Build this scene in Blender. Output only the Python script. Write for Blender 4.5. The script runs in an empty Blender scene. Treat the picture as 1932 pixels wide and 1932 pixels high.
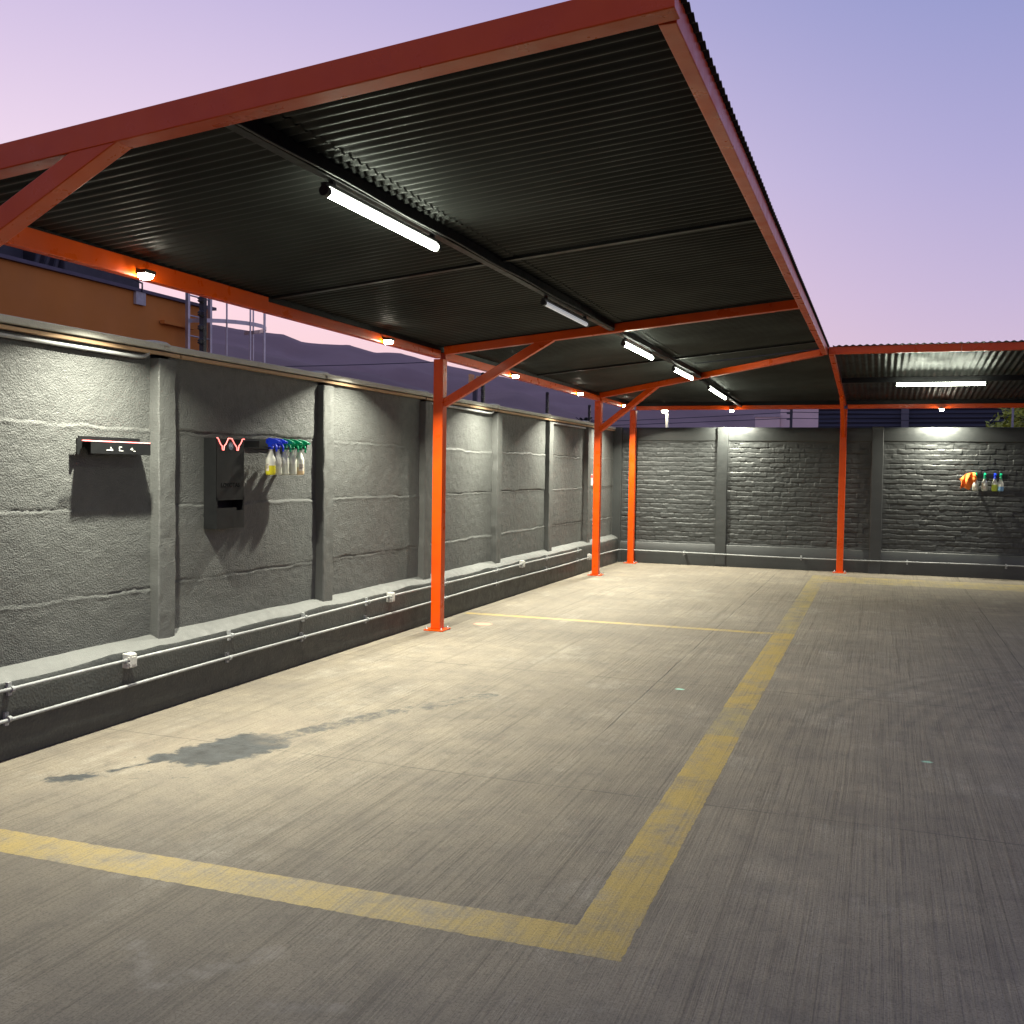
import bpy, bmesh, math, random
import numpy as np
from mathutils import Vector, Matrix

random.seed(4); rng = np.random.default_rng(7)
scene = bpy.context.scene
col = scene.collection
rad = math.radians

# ------------------------------------------------------------------ camera
cam_d = bpy.data.cameras.new("camera")
cam_d.sensor_width = 36.0
cam_d.sensor_fit = 'HORIZONTAL'
cam_d.lens = 36.0 * 1908 / 1932
cam_d.clip_start = 0.05
cam_d.clip_end = 20000
cam = bpy.data.objects.new("camera", cam_d)
col.objects.link(cam)
F = 1908.0
v1 = Vector((1665 - 966, 966 - 898, -F)).normalized()
v2 = -Vector((-4240 - 966, 966 - 810, -F)); v2.normalize()
v2 = (v2 - v1 * v1.dot(v2)).normalized()
v3 = v2.cross(v1)
if v3.y < 0: v3 = -v3
M = Matrix((v2, v1, v3)).to_4x4()
M.translation = Vector((0, 0, 1.55))
cam.matrix_world = M
scene.camera = cam

# ------------------------------------------------------------------ render look
scene.render.engine = 'CYCLES'
scene.view_settings.view_transform = 'Standard'
scene.view_settings.look = 'None'
scene.view_settings.exposure = 0.0
scene.view_settings.gamma = 1.0
scene.cycles.use_denoising = True
scene.cycles.denoising_input_passes = 'RGB_ALBEDO_NORMAL'
scene.cycles.denoising_prefilter = 'ACCURATE'
scene.cycles.max_bounces = 6
scene.cycles.diffuse_bounces = 4
scene.cycles.glossy_bounces = 3
scene.cycles.sample_clamp_indirect = 4.0
scene.cycles.use_light_tree = True

FLOOD_W = 150.0
TUBE_E = 46.0

# ------------------------------------------------------------------ dusk sky
world = bpy.data.worlds.new("World")
scene.world = world
world.use_nodes = True
wt = world.node_tree
wt.nodes.clear()
def wn(t, **k):
    n = wt.nodes.new(t)
    for a, b in k.items(): setattr(n, a, b)
    return n
tc = wn('ShaderNodeTexCoord')
sep = wn('ShaderNodeSeparateXYZ'); wt.links.new(tc.outputs['Generated'], sep.inputs[0])
def ramp(stops):
    r = wn('ShaderNodeValToRGB')
    e = r.color_ramp.elements
    while len(e) > 1: e.remove(e[-1])
    e[0].position = stops[0][0]; e[0].color = (*stops[0][1], 1)
    for p, c in stops[1:]:
        x = e.new(p); x.color = (*c, 1)
    wt.links.new(sep.outputs['Z'], r.inputs[0])
    return r
away = ramp([(0.0, (.60, .42, .55)), (.07, (.69, .53, .71)), (.16, (.57, .47, .72)), (.27, (.44, .40, .70)), (.40, (.31, .33, .64)), (.7, (.17, .21, .48)), (1.0, (.11, .15, .38))])
glow = ramp([(0.0, (.95, .50, .52)), (.08, (1.0, .66, .70)), (.16, (1.0, .70, .82)), (.27, (.86, .68, .86)), (.42, (.60, .50, .78)), (.7, (.25, .27, .55)), (1.0, (.11, .15, .38))])
dot = wn('ShaderNodeVectorMath', operation='DOT_PRODUCT')
dot.inputs[1].default_value = (math.sin(rad(-62)), math.cos(rad(-62)), 0)
wt.links.new(tc.outputs['Generated'], dot.inputs[0])
mr = wn('ShaderNodeMapRange', interpolation_type='SMOOTHSTEP')
mr.inputs['From Min'].default_value = .3; mr.inputs['From Max'].default_value = .96
wt.links.new(dot.outputs['Value'], mr.inputs['Value'])
mx = wn('ShaderNodeMix', data_type='RGBA')
wt.links.new(mr.outputs[0], mx.inputs[0])
wt.links.new(away.outputs[0], mx.inputs[6]); wt.links.new(glow.outputs[0], mx.inputs[7])
bg1 = wn('ShaderNodeBackground'); bg1.inputs[1].default_value = 0.93
wt.links.new(mx.outputs[2], bg1.inputs[0])
sky = wn('ShaderNodeTexSky', sky_type='NISHITA')
sky.sun_disc = False
sky.sun_elevation = rad(0.5)
sky.sun_rotation = rad(-75)
bg2 = wn('ShaderNodeBackground'); bg2.inputs[1].default_value = 0.05
wt.links.new(sky.outputs[0], bg2.inputs[0])
ad = wn('ShaderNodeAddShader'); wt.links.new(bg1.outputs[0], ad.inputs[0]); wt.links.new(bg2.outputs[0], ad.inputs[1])
wo = wn('ShaderNodeOutputWorld'); wt.links.new(ad.outputs[0], wo.inputs[0])

# the sun is already down: a last trace of warm light from low behind the hills
sun_d = bpy.data.lights.new("sun", 'SUN')
sun_d.energy = 0.05; sun_d.angle = rad(20); sun_d.color = (1, .62, .5)
sun = bpy.data.objects.new("sun", sun_d); col.objects.link(sun)
sun.rotation_euler = Vector((-math.sin(rad(-75)), -math.cos(rad(-75)), -0.05)).to_track_quat('-Z', 'Y').to_euler()

# ------------------------------------------------------------------ material helpers
class G:
    def __init__(s, name):
        s.m = bpy.data.materials.new(name); s.m.use_nodes = True
        s.t = s.m.node_tree
        s.p = s.t.nodes['Principled BSDF']
        s.geo = None
    def n(s, t, **k):
        x = s.t.nodes.new(t)
        for a, b in k.items(): setattr(x, a, b)
        return x
    def l(s, a, b): s.t.links.new(a, b)
    def setin(s, sock, v):
        if hasattr(v, 'is_output'): s.l(v, sock)
        elif isinstance(v, tuple) and len(v) == 3 and sock.type == 'RGBA': sock.default_value = (*v, 1)
        else: sock.default_value = v
    def pos(s):
        if not s.geo: s.geo = s.n('ShaderNodeNewGeometry')
        return s.geo.outputs['Position']
    def objco(s): return s.n('ShaderNodeTexCoord').outputs['Object']
    def scale(s, v, sc, off=(0, 0, 0)):
        m = s.n('ShaderNodeMapping'); s.l(v, m.inputs[0]); m.inputs['Scale'].default_value = sc; m.inputs['Location'].default_value = off
        return m.outputs[0]
    def noise(s, v, sc, det=4, rough=.55, dist=0.0):
        x = s.n('ShaderNodeTexNoise'); s.l(v, x.inputs['Vector'])
        x.inputs['Scale'].default_value = sc; x.inputs['Detail'].default_value = det; x.inputs['Roughness'].default_value = rough; x.inputs['Distortion'].default_value = dist
        return x.outputs['Fac']
    def mrange(s, v, a, b, c=0., d=1., smooth=False):
        x = s.n('ShaderNodeMapRange')
        if smooth: x.interpolation_type = 'SMOOTHSTEP'
        s.setin(x.inputs['Value'], v)
        for i, k in zip((a, b, c, d), ('From Min', 'From Max', 'To Min', 'To Max')): s.setin(x.inputs[k], i)
        return x.outputs[0]
    def mix(s, f, a, b, blend='MIX'):
        x = s.n('ShaderNodeMix', data_type='RGBA', blend_type=blend)
        s.setin(x.inputs[0], f); s.setin(x.inputs[6], a); s.setin(x.inputs[7], b)
        return x.outputs[2]
    def math(s, op, a, b=0., c=0., clamp=False):
        x = s.n('ShaderNodeMath', operation=op); x.use_clamp = clamp
        s.setin(x.inputs[0], a); s.setin(x.inputs[1], b)
        if len(x.inputs) > 2: s.setin(x.inputs[2], c)
        return x.outputs[0]
    def sepxyz(s, v):
        x = s.n('ShaderNodeSeparateXYZ'); s.l(v, x.inputs[0]); return x.outputs
    def base(s, v): s.setin(s.p.inputs['Base Color'], v)
    def rough(s, v): s.setin(s.p.inputs['Roughness'], v)
    def bump(s, h, strength=.5, dist=.01):
        b = s.n('ShaderNodeBump'); b.inputs['Strength'].default_value = strength; b.inputs['Distance'].default_value = dist
        s.l(h, b.inputs['Height']); s.l(b.outputs[0], s.p.inputs['Normal'])

def simple(name, c, rough=.5, metal=0., var=.12, scale=6., bump=0., bscale=80, spec=.5):
    g = G(name); v = g.pos()
    n = g.noise(v, scale, 5)
    lo = tuple(x * (1 - var) for x in c); hi = tuple(min(1, x * (1 + var)) for x in c)
    g.base(g.mix(g.mrange(n, .3, .7), lo, hi))
    g.rough(g.mrange(g.noise(v, scale * 3, 3), .3, .7, max(0, rough - .07), min(1, rough + .07)))
    g.p.inputs['Metallic'].default_value = metal
    g.p.inputs['Specular IOR Level'].default_value = spec
    if bump: g.bump(g.noise(v, bscale, 4), bump, .004)
    return g.m
def emis(name, c, e, basec=(.8, .8, .8)):
    g = G(name); g.base(basec); g.p.inputs['Emission Color'].default_value = (*c, 1); g.p.inputs['Emission Strength'].default_value = e
    return g.m

ORANGE = G('orange_paint'); v = ORANGE.pos()
n = ORANGE.noise(v, 3.5, 5, .6)
c = ORANGE.mix(ORANGE.mrange(n, .35, .7), (.62, .072, .0014), (.54, .052, .002))
sc = ORANGE.mrange(ORANGE.noise(ORANGE.scale(v, (1, .35, 1)), 22, 6, .75), .66, .74, 0, .35)
c = ORANGE.mix(sc, c, (.42, .09, .05))
ORANGE.base(c); ORANGE.p.inputs['Specular IOR Level'].default_value = .3; ORANGE.rough(ORANGE.mrange(ORANGE.noise(v, 9, 4), .3, .7, .24, .42)); ORANGE.bump(ORANGE.noise(v, 45, 3), .12, .003)
ORANGE = ORANGE.m
BLACKROOF = simple('black_roof_paint', (.024, .0255, .0245), .42, var=.35, scale=1.2, bump=.06, bscale=30, spec=.06)
BLACK = simple('black_powder_coat', (.007, .0075, .008), .45, var=.15, bump=.1, bscale=300, spec=.25)
BLACKP = simple('black_plastic', (.02, .02, .022), .5)
BLACKBEAM = simple('black_beam_paint', (.006, .006, .007), .45, spec=.2)
WHITEP = simple('white_plastic', (.46, .46, .43), .4, scale=15)
CONDUIT = simple('grey_painted_conduit', (.24, .25, .25), .45, scale=12, var=.2)
GALV = simple('galvanised_steel', (.45, .46, .48), .35, metal=.7, scale=8)

def wall_mat(name, c, fine=75., strength=.55, dist=.006, rough=.62):
    g = G(name); v = g.pos()
    big = g.noise(v, 1.1, 5, .6); mid = g.noise(v, 14, 6, .65)
    cc = g.mix(g.mrange(big, .3, .72), tuple(x * .82 for x in c), tuple(x * 1.15 for x in c))
    cc = g.mix(g.mrange(mid, .58, .78, 0, .35), cc, tuple(x * .55 for x in c))
    # runs and dusty smears
    smear = g.noise(g.scale(v, (2.5, 2.5, .55)), 4, 6, .7)
    cc = g.mix(g.mrange(smear, .6, .75, 0, .28), cc, tuple(min(1, x * 1.6) for x in c))
    g.base(cc)
    g.rough(g.mrange(mid, .3, .7, rough - .1, rough + .12))
    vo = g.n('ShaderNodeTexVoronoi'); g.l(v, vo.inputs['Vector']); vo.inputs['Scale'].default_value = fine
    h = g.math('ADD', g.math('MULTIPLY', g.noise(v, fine * .55, 5, .7, .6), 1.2), g.math('MULTIPLY', vo.outputs['Distance'], .7))
    g.bump(h, strength, dist)
    return g.m
STUCCO = wall_mat('grey_stucco_paint', (.070, .0735, .070), 105, .72, .007)
PIERM = wall_mat('grey_pier_paint', (.072, .0755, .072), 110, .4, .005)
PLINTH = wall_mat('dark_plinth_paint', (.033, .036, .034), 60, .45, .006, .5)
LEDGE = wall_mat('pale_ledge_mortar', (.100, .104, .100), 130, .35, .004)
COPE = wall_mat('pale_coping', (.36, .36, .32), 90, .3, .004)
BRICKP = wall_mat('dark_brick_paint', (.023, .0255, .0255), 90, .35, .004, .55)
FRAMEP = wall_mat('dark_frame_paint', (.028, .031, .031), 120, .25, .003, .45)
WOOD = G('weathered_wood'); v = WOOD.pos()
n = WOOD.noise(WOOD.scale(v, (30, 1.2, 30)), 3, 6, .7)
WOOD.base(WOOD.mix(n, (.20, .12, .06), (.50, .34, .20))); WOOD.rough(.7); WOOD.bump(n, .4, .004); WOOD = WOOD.m

# ------------------------------------------------------------------ mesh builder
class MB:
    def __init__(s): s.v = []; s.f = []; s.sm = []
    def add(s, vs, fs, smooth=False):
        o = len(s.v); s.v += [tuple(x) for x in vs]; s.f += [tuple(i + o for i in f) for f in fs]; s.sm += [smooth] * len(fs); return s
    def box(s, x0, x1, y0, y1, z0, z1):
        return s.add([(x0,y0,z0),(x1,y0,z0),(x1,y1,z0),(x0,y1,z0),(x0,y0,z1),(x1,y0,z1),(x1,y1,z1),(x0,y1,z1)],
                     [(3,2,1,0),(4,5,6,7),(0,1,5,4),(1,2,6,5),(2,3,7,6),(3,0,4,7)])
    def beam(s, p0, p1, w, h, up=(0, 0, 1)):
        p0 = Vector(p0); p1 = Vector(p1); d = (p1 - p0).normalized(); u = Vector(up); a = d.cross(u).normalized(); u = a.cross(d).normalized()
        vs = []
        for p in (p0, p1):
            for i, j in ((-1, -1), (1, -1), (1, 1), (-1, 1)): vs.append(p + a * (i * w / 2) + u * (j * h / 2))
        return s.add(vs, [(3,2,1,0),(4,5,6,7),(0,1,5,4),(1,2,6,5),(2,3,7,6),(3,0,4,7)])
    def tube(s, pts, r, n=10, caps=True):
        pts = [Vector(p) for p in pts]; rs = r if isinstance(r, (list, tuple)) else [r] * len(pts)
        vs = []; prev = None
        for i, p in enumerate(pts):
            d = (pts[min(i + 1, len(pts) - 1)] - pts[max(i - 1, 0)]).normalized()
            if prev is None: a = d.orthogonal().normalized()
            else: a = (prev - d * prev.dot(d)).normalized()
            prev = a; b = d.cross(a)
            for k in range(n):
                t = 2 * math.pi * k / n; vs.append(p + (a * math.cos(t) + b * math.sin(t)) * rs[i])
        fs = [(i*n+k, i*n+(k+1)%n, (i+1)*n+(k+1)%n, (i+1)*n+k) for i in range(len(pts)-1) for k in range(n)]
        s.add(vs, fs, True)
        if caps:
            o = len(vs) - n
            s.add(vs[:n][::-1], [tuple(range(n))]); s.add(vs[o:], [tuple(range(n))])
        return s
    def lathe(s, prof, cx, cy, n=20, sx=1., sy=1.):
        vs = [(cx + r * sx * math.cos(2*math.pi*k/n), cy + r * sy * math.sin(2*math.pi*k/n), z) for r, z in prof for k in range(n)]
        fs = [(i*n+k, i*n+(k+1)%n, (i+1)*n+(k+1)%n, (i+1)*n+k) for i in range(len(prof)-1) for k in range(n)]
        s.add(vs, fs, True)
        s.add(vs[:n][::-1], [tuple(range(n))]); s.add(vs[-n:], [tuple(range(n))]); return s
    def prism(s, poly, axis, a0, a1):
        """poly: 2D points; axis: 'x' -> (y,z), 'y' -> (x,z), 'z' -> (x,y)"""
        def P(p, a): return {'x': (a, p[0], p[1]), 'y': (p[0], a, p[1]), 'z': (p[0], p[1], a)}[axis]
        n = len(poly); vs = [P(p, a0) for p in poly] + [P(p, a1) for p in poly]
        fs = [tuple(range(n))[::-1], tuple(range(n, 2*n))] + [(i, (i+1) % n, n + (i+1) % n, n + i) for i in range(n)]
        return s.add(vs, fs)
    def build(s, name, mat, parent=None, bevel=0., fixn=True):
        me = bpy.data.meshes.new(name)
        o = Vector((0, 0, 0))
        p = parent
        while p is not None: o += p.location; p = p.parent
        me.from_pydata([(a - o.x, b - o.y, c - o.z) for a, b, c in s.v], [], s.f)
        me.polygons.foreach_set('use_smooth', s.sm)
        me.materials.append(mat)
        if fixn:
            bm = bmesh.new(); bm.from_mesh(me); bmesh.ops.recalc_face_normals(bm, faces=bm.faces); bm.to_mesh(me); bm.free()
        ob = bpy.data.objects.new(name, me); col.objects.link(ob)
        if parent: ob.parent = parent
        if bevel:
            b = ob.modifiers.new('bevel', 'BEVEL'); b.width = bevel; b.segments = 2; b.limit_method = 'ANGLE'; b.angle_limit = rad(40)
        return ob

def grid_obj(name, X, Y, Z, mat, parent=None, smooth=True):
    """X,Y,Z: 2D arrays of world positions"""
    o = Vector((0, 0, 0)); p = parent
    while p is not None: o += p.location; p = p.parent
    r, c = X.shape
    co = np.stack([X - o.x, Y - o.y, Z - o.z], -1).reshape(-1, 3).astype(np.float32)
    i = np.arange(r * c).reshape(r, c)
    q = np.stack([i[:-1, :-1], i[:-1, 1:], i[1:, 1:], i[1:, :-1]], -1).reshape(-1)
    me = bpy.data.meshes.new(name); me.vertices.add(r * c); me.vertices.foreach_set('co', co.ravel())
    nf = (r - 1) * (c - 1)
    me.loops.add(nf * 4); me.loops.foreach_set('vertex_index', q.astype(np.int32))
    me.polygons.add(nf); me.polygons.foreach_set('loop_start', np.arange(0, nf * 4, 4, dtype=np.int32)); me.polygons.foreach_set('loop_total', np.full(nf, 4, np.int32))
    me.update(calc_edges=True); me.validate()
    me.polygons.foreach_set('use_smooth', [smooth] * nf)
    me.materials.append(mat)
    ob = bpy.data.objects.new(name, me); col.objects.link(ob)
    if parent: ob.parent = parent
    return ob

def tag(o, label=None, cat=None, group=None, kind=None):
    if label: o['label'] = label
    if cat: o['category'] = cat
    if group: o['group'] = group
    if kind: o['kind'] = kind
    return o
def thing(name, loc, label, cat, group=None):
    o = bpy.data.objects.new(name, None); o.empty_display_size = .1; o.location = loc; col.objects.link(o)
    return tag(o, label, cat, group)
def copy_thing(root, loc, label=None):
    r = root.copy(); r.location = loc; col.objects.link(r)
    if label: r['label'] = label
    for ch in [c for c in scene.objects if c.parent == root]:
        c = ch.copy(); col.objects.link(c); c.parent = r
        for g in [x for x in scene.objects if x.parent == ch]:
            d = g.copy(); col.objects.link(d); d.parent = c
    return r

def vnoise(a, b, sa, sb, seed):
    """smooth value noise on 2D arrays a,b with cell sizes sa,sb"""
    r = np.random.default_rng(seed); T = r.random((256, 256))
    u = a / sa + 1000; w = b / sb + 1000
    i = np.floor(u).astype(int); j = np.floor(w).astype(int); fu = u - i; fw = w - j
    fu = fu * fu * (3 - 2 * fu); fw = fw * fw * (3 - 2 * fw)
    g = lambda x, y: T[x % 256, y % 256]
    return (g(i, j) * (1 - fu) + g(i + 1, j) * fu) * (1 - fw) + (g(i, j + 1) * (1 - fu) + g(i + 1, j + 1) * fu) * fw
def fbm(a, b, s, seed, oct=4):
    t = 0; amp = 1; tot = 0
    for k in range(oct): t = t + amp * vnoise(a, b, s / 2**k, s / 2**k, seed + k); tot += amp; amp *= .5
    return t / tot

# ------------------------------------------------------------------ concrete yard
YG = G('broomed_concrete'); g = YG
P = g.pos(); xyz = g.sepxyz(P)
def yard_color(g, P, xyz):
    big = g.noise(P, .45, 6, .6); mid = g.noise(P, 3.2, 7, .68)
    c = g.mix(g.mrange(big, .3, .7), (.160, .137, .103), (.270, .235, .175))
    c = g.mix(g.mrange(mid, .35, .7, 0, .75), c, (.125, .110, .092))
    # pale lime smears and dark scuffs
    pale = g.noise(g.scale(P, (1, .6, 1)), 1.7, 8, .75)
    c = g.mix(g.mrange(pale, .54, .68, 0, .6), c, (.31, .285, .23))
    blot = g.noise(P, 9, 7, .75)
    c = g.mix(g.mrange(blot, .52, .66, 0, .45), c, (.095, .082, .068))
    crossn = g.noise(P, 34, 5, .75)
    # broom strokes along y
    wob = g.scale(P, (1, 1, 1)); dn = g.noise(P, .8, 2)
    xx = g.math('ADD', xyz[0], g.math('MULTIPLY', dn, .02))
    cmb = g.n('ShaderNodeCombineXYZ'); g.l(xx, cmb.inputs[0]); g.l(g.math('MULTIPLY', xyz[1], .011), cmb.inputs[1])
    br = g.noise(cmb.outputs[0], 66, 5, .8)
    br2 = g.noise(cmb.outputs[0], 13, 4, .75)
    pat = g.mrange(g.noise(P, .7, 3), .35, .62)           # strokes come and go
    c = g.mix(g.math('MULTIPLY', g.mrange(br, .50, .60), g.math('MULTIPLY', g.math('MULTIPLY', g.mrange(pat, 0, 1, .3, 1), g.mrange(crossn, .36, .60, .25, 1)), .85)), c, (.066, .054, .040))
    c = g.mix(g.math('MULTIPLY', g.mrange(br2, .55, .66), .42), c, (.075, .062, .047))
    gr = g.noise(P, 105, 4, .8)
    c = g.mix(g.mrange(gr, .48, .64, 0, .7), c, (.070, .058, .045))
    c = g.mix(g.mrange(g.noise(P, 21, 4, .8), .70, .76, 0, .6), c, (.36, .34, .29))
    return c, br, br2, gr
c, br, br2, gr = yard_color(g, P, xyz)
# joints (saw cuts): y = 4.71, 7.38, 10.04-ish under paint, 12.7 ; x = -1.52, 1.12 (far half)
def line_mask(g, coord, at, w, wig=None):
    d = g.math('ABSOLUTE', g.math('SUBTRACT', coord, at))
    return g.mrange(d, w * .5, w, 1., 0.)
wig = g.math('MULTIPLY', g.math('SUBTRACT', g.noise(P, 1.2, 3), .5), .03)
yy = g.math('ADD', xyz[1], wig); xw = g.math('ADD', xyz[0], wig)
J = line_mask(g, yy, 4.71, .006)
for a in (7.38, 12.75): J = g.math('MAXIMUM', J, line_mask(g, yy, a, .009))
far = g.mrange(xyz[1], 5.4, 6.2)
J = g.math('MAXIMUM', J, g.math('MULTIPLY', line_mask(g, xw, -1.52, .007), far))
J = g.math('MAXIMUM', J, g.math('MULTIPLY', line_mask(g, xw, 1.12, .007), far))
J = g.math('MULTIPLY', J, g.mrange(g.noise(P, 2.5, 3), .3, .6, .15, .75))
c = g.mix(J, c, (.05, .045, .04))
# long scuffed cracks along the strokes
cr = g.math('MULTIPLY', g.mrange(g.math('ABSOLUTE', g.math('SUBTRACT', g.noise(g.scale(P, (1.2, .07, 1)), 2.2, 5, .6), .5)), .0, .0035, 1, 0), g.mrange(g.noise(P, 1.1, 3), .5, .6, 0, .55))
c = g.mix(cr, c, (.08, .07, .06))
# tyre arcs, right of the yellow line
arc = None
for cx_, cy_, r_ in ((3.6, 6.1, 3.30), (3.6, 6.1, 3.46), (3.3, 6.3, 2.60), (3.9, 5.8, 4.25), (3.9, 5.8, 4.4), (2.9, 7.4, 1.5), (3.55, 6.1, 3.1), (3.6, 6.1, 3.58)):
    dx = g.math('SUBTRACT', xyz[0], cx_); dy = g.math('SUBTRACT', xyz[1], cy_)
    rr = g.math('SQRT', g.math('ADD', g.math('MULTIPLY', dx, dx), g.math('MULTIPLY', dy, dy)))
    m_ = g.mrange(g.math('ABSOLUTE', g.math('SUBTRACT', rr, r_)), .012, .055, 1, 0, True)
    arc = m_ if arc is None else g.math('MAXIMUM', arc, m_)
arcn = g.noise(P, 6, 5, .7)
arc = g.math('MULTIPLY', arc, g.mrange(xyz[1], 4.6, 6.6))
c = g.mix(g.math('MULTIPLY', arc, g.mrange(arcn, .35, .65, .03, .38)), c, (.06, .054, .05))
# pale V shaped scuff near the camera and two green paint spots, an orange spot
def cap(g, xyz, a, b, r, warp=.0, soft=.02, ns=9.):
    """distance to segment a-b minus r, warped, as a 0..1 mask"""
    ax, ay = a; bx, by = b; vx, vy = bx - ax, by - ay; L = vx * vx + vy * vy + 1e-9
    px = g.math('SUBTRACT', xyz[0], ax); py = g.math('SUBTRACT', xyz[1], ay)
    t = g.math('DIVIDE', g.math('ADD', g.math('MULTIPLY', px, vx), g.math('MULTIPLY', py, vy)), L, clamp=True)
    qx = g.math('SUBTRACT', px, g.math('MULTIPLY', t, vx)); qy = g.math('SUBTRACT', py, g.math('MULTIPLY', t, vy))
    d = g.math('SQRT', g.math('ADD', g.math('MULTIPLY', qx, qx), g.math('MULTIPLY', qy, qy)))
    if warp: d = g.math('ADD', d, g.math('MULTIPLY', g.math('SUBTRACT', g.noise(P, ns, 6, .7), .5), warp))
    return g.mrange(d, r - soft, r + soft, 1, 0)
V = g.math('MAXIMUM', cap(g, xyz, (-2.25, 2.62), (-2.0, 2.42), .035, .12), cap(g, xyz, (-2.0, 2.42), (-1.78, 2.72), .04, .14))
V = g.math('MAXIMUM', V, cap(g, xyz, (-1.62, 2.44), (-1.42, 2.5), .02, .1))
c = g.mix(g.math('MULTIPLY', g.math('MULTIPLY', V, g.mrange(g.noise(P, 7, 7, .8), .42, .6)), .42), c, (.30, .28, .245))
for (sx_, sy_), sc_, r_ in (((-1.333, 7.182), (.35, .75, .6), .018), ((.26, 5.893), (.35, .7, .52), .012), ((-3.75, 9.43), (.75, .3, .2), .08)):
    c = g.mix(g.math('MULTIPLY', cap(g, xyz, (sx_, sy_), (sx_ + .02, sy_), r_, .03, .012, 30.), .8), c, sc_)
# tan swirl of scrubbing around the puddle
sw = g.noise(g.scale(P, (1, 1, 1)), 7, 8, .8, 2.5)
swm = cap(g, xyz, (-3.75, 4.5), (-3.35, 5.1), .33, .25, .12, 3.)
c = g.mix(g.math('MULTIPLY', swm, g.mrange(sw, .45, .6, 0, .5)), c, (.16, .13, .10))
# the puddle: damp blue-grey patch with a tail
W = None
for a, b, r_, wp in (((-3.36, 4.50), (-3.27, 4.80), .20, .26), ((-3.55, 4.36), (-3.4, 4.45), .07, .15), ((-3.2, 4.95), (-2.98, 5.55), .07, .20), ((-2.98, 5.55), (-2.5, 6.45), .06, .32),
                     ((-3.76, 3.86), (-3.66, 3.95), .05, .30), ((-3.63, 4.06), (-3.52, 4.3), .01, .16), ((-3.45, 4.0), (-3.2, 4.12), .0, .2)):
    m_ = cap(g, xyz, a, b, r_, wp, .014, 8.)
    W = m_ if W is None else g.math('MAXIMUM', W, m_)
tail = cap(g, xyz, (-3.16, 5.0), (-2.5, 6.5), .16, .12, .1)
W = g.math('MULTIPLY', W, g.math('SUBTRACT', 1., g.math('MULTIPLY', tail, g.mrange(g.noise(P, 5.5, 7, .8), .44, .56, .15, .95))))
spk = g.math('MULTIPLY', cap(g, xyz, (-3.6, 4.15), (-3.1, 4.4), .22, .2, .1), g.mrange(g.noise(g.scale(P, (1.4, .6, 1)), 16, 4, .6), .66, .68, 0, .8))
W = g.math('MAXIMUM', W, spk)
wv = g.noise(P, 9, 6, .7)
wc = g.mix(g.mrange(wv, .35, .65), (.020, .022, .025), (.050, .056, .060))
c = g.mix(g.math('MULTIPLY', W, .92), c, wc)
g.base(c)
g.rough(g.mrange(W, 0, 1, .78, .6)); g.setin(g.p.inputs['Specular IOR Level'], g.mrange(W, 0, 1, .35, .15))
h = g.math('ADD', g.math('MULTIPLY', br, .9), g.math('ADD', g.math('MULTIPLY', br2, .5), g.math('MULTIPLY', gr, .25)))
h = g.math('SUBTRACT', h, g.math('MULTIPLY', J, .8))
g.bump(h, .7, .009)
YARD = g.m

yard = MB(); 
yard.add([(-4.35, -9, 0), (12, -9, 0), (12, 17.1, 0), (-4.35, 17.1, 0)], [(0, 1, 2, 3)])
tag(yard.build('concrete_yard', YARD), 'broomed grey concrete yard floor with saw cuts and a damp patch', 'ground', kind='structure')
GR = simple('dusty_ground', (.10, .09, .08), .9, scale=.05)
gm = MB(); gm.add([(-9000, -9000, -.06), (9000, -9000, -.06), (9000, 9000, -.06), (-9000, 9000, -.06)], [(0, 1, 2, 3)])
tag(gm.build('ground', GR), 'dark dusty land stretching beyond the walls', 'ground', kind='structure')

# yellow paint, worn
def paint_mat(name, lo, hi, colr):
    g = G(name); P = g.pos(); xyz = g.sepxyz(P)
    cc, br, br2, gr = yard_color(g, P, xyz)
    wear = g.math('ADD', g.math('MULTIPLY', g.noise(P, 4.5, 7, .75), .75), g.math('MULTIPLY', br, .25))
    m_ = g.mrange(wear, lo, hi, 1., 0.)
    tone = g.mix(g.noise(P, 11, 5, .7), tuple(x * .78 for x in colr), tuple(min(1, x * 1.15) for x in colr))
    tone = g.mix(g.mrange(br, .5, .7, 0, .55), tone, tuple(x * .45 for x in colr))
    tone = g.mix(g.mrange(gr, .46, .64, 0, .65), tone, tuple(x * .42 for x in colr))
    g.base(g.mix(m_, cc, tone)); g.rough(.62)
    g.bump(g.math('ADD', g.math('MULTIPLY', br, .9), g.math('MULTIPLY', gr, .3)), .42, .006)
    return g
YEL = (.33, .235, .055)
PAINT = paint_mat('worn_yellow_paint', .45, .66, YEL).m
g = paint_mat('patchy_yellow_paint', .50, .66, YEL)      # the long line has a gap worn bare around y = 6.5 and fades towards the far end
PAINT_FAR = paint_mat('faded_yellow_paint', .36, .60, (.30, .235, .075)).m
PAINT_LONG = g
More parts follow.
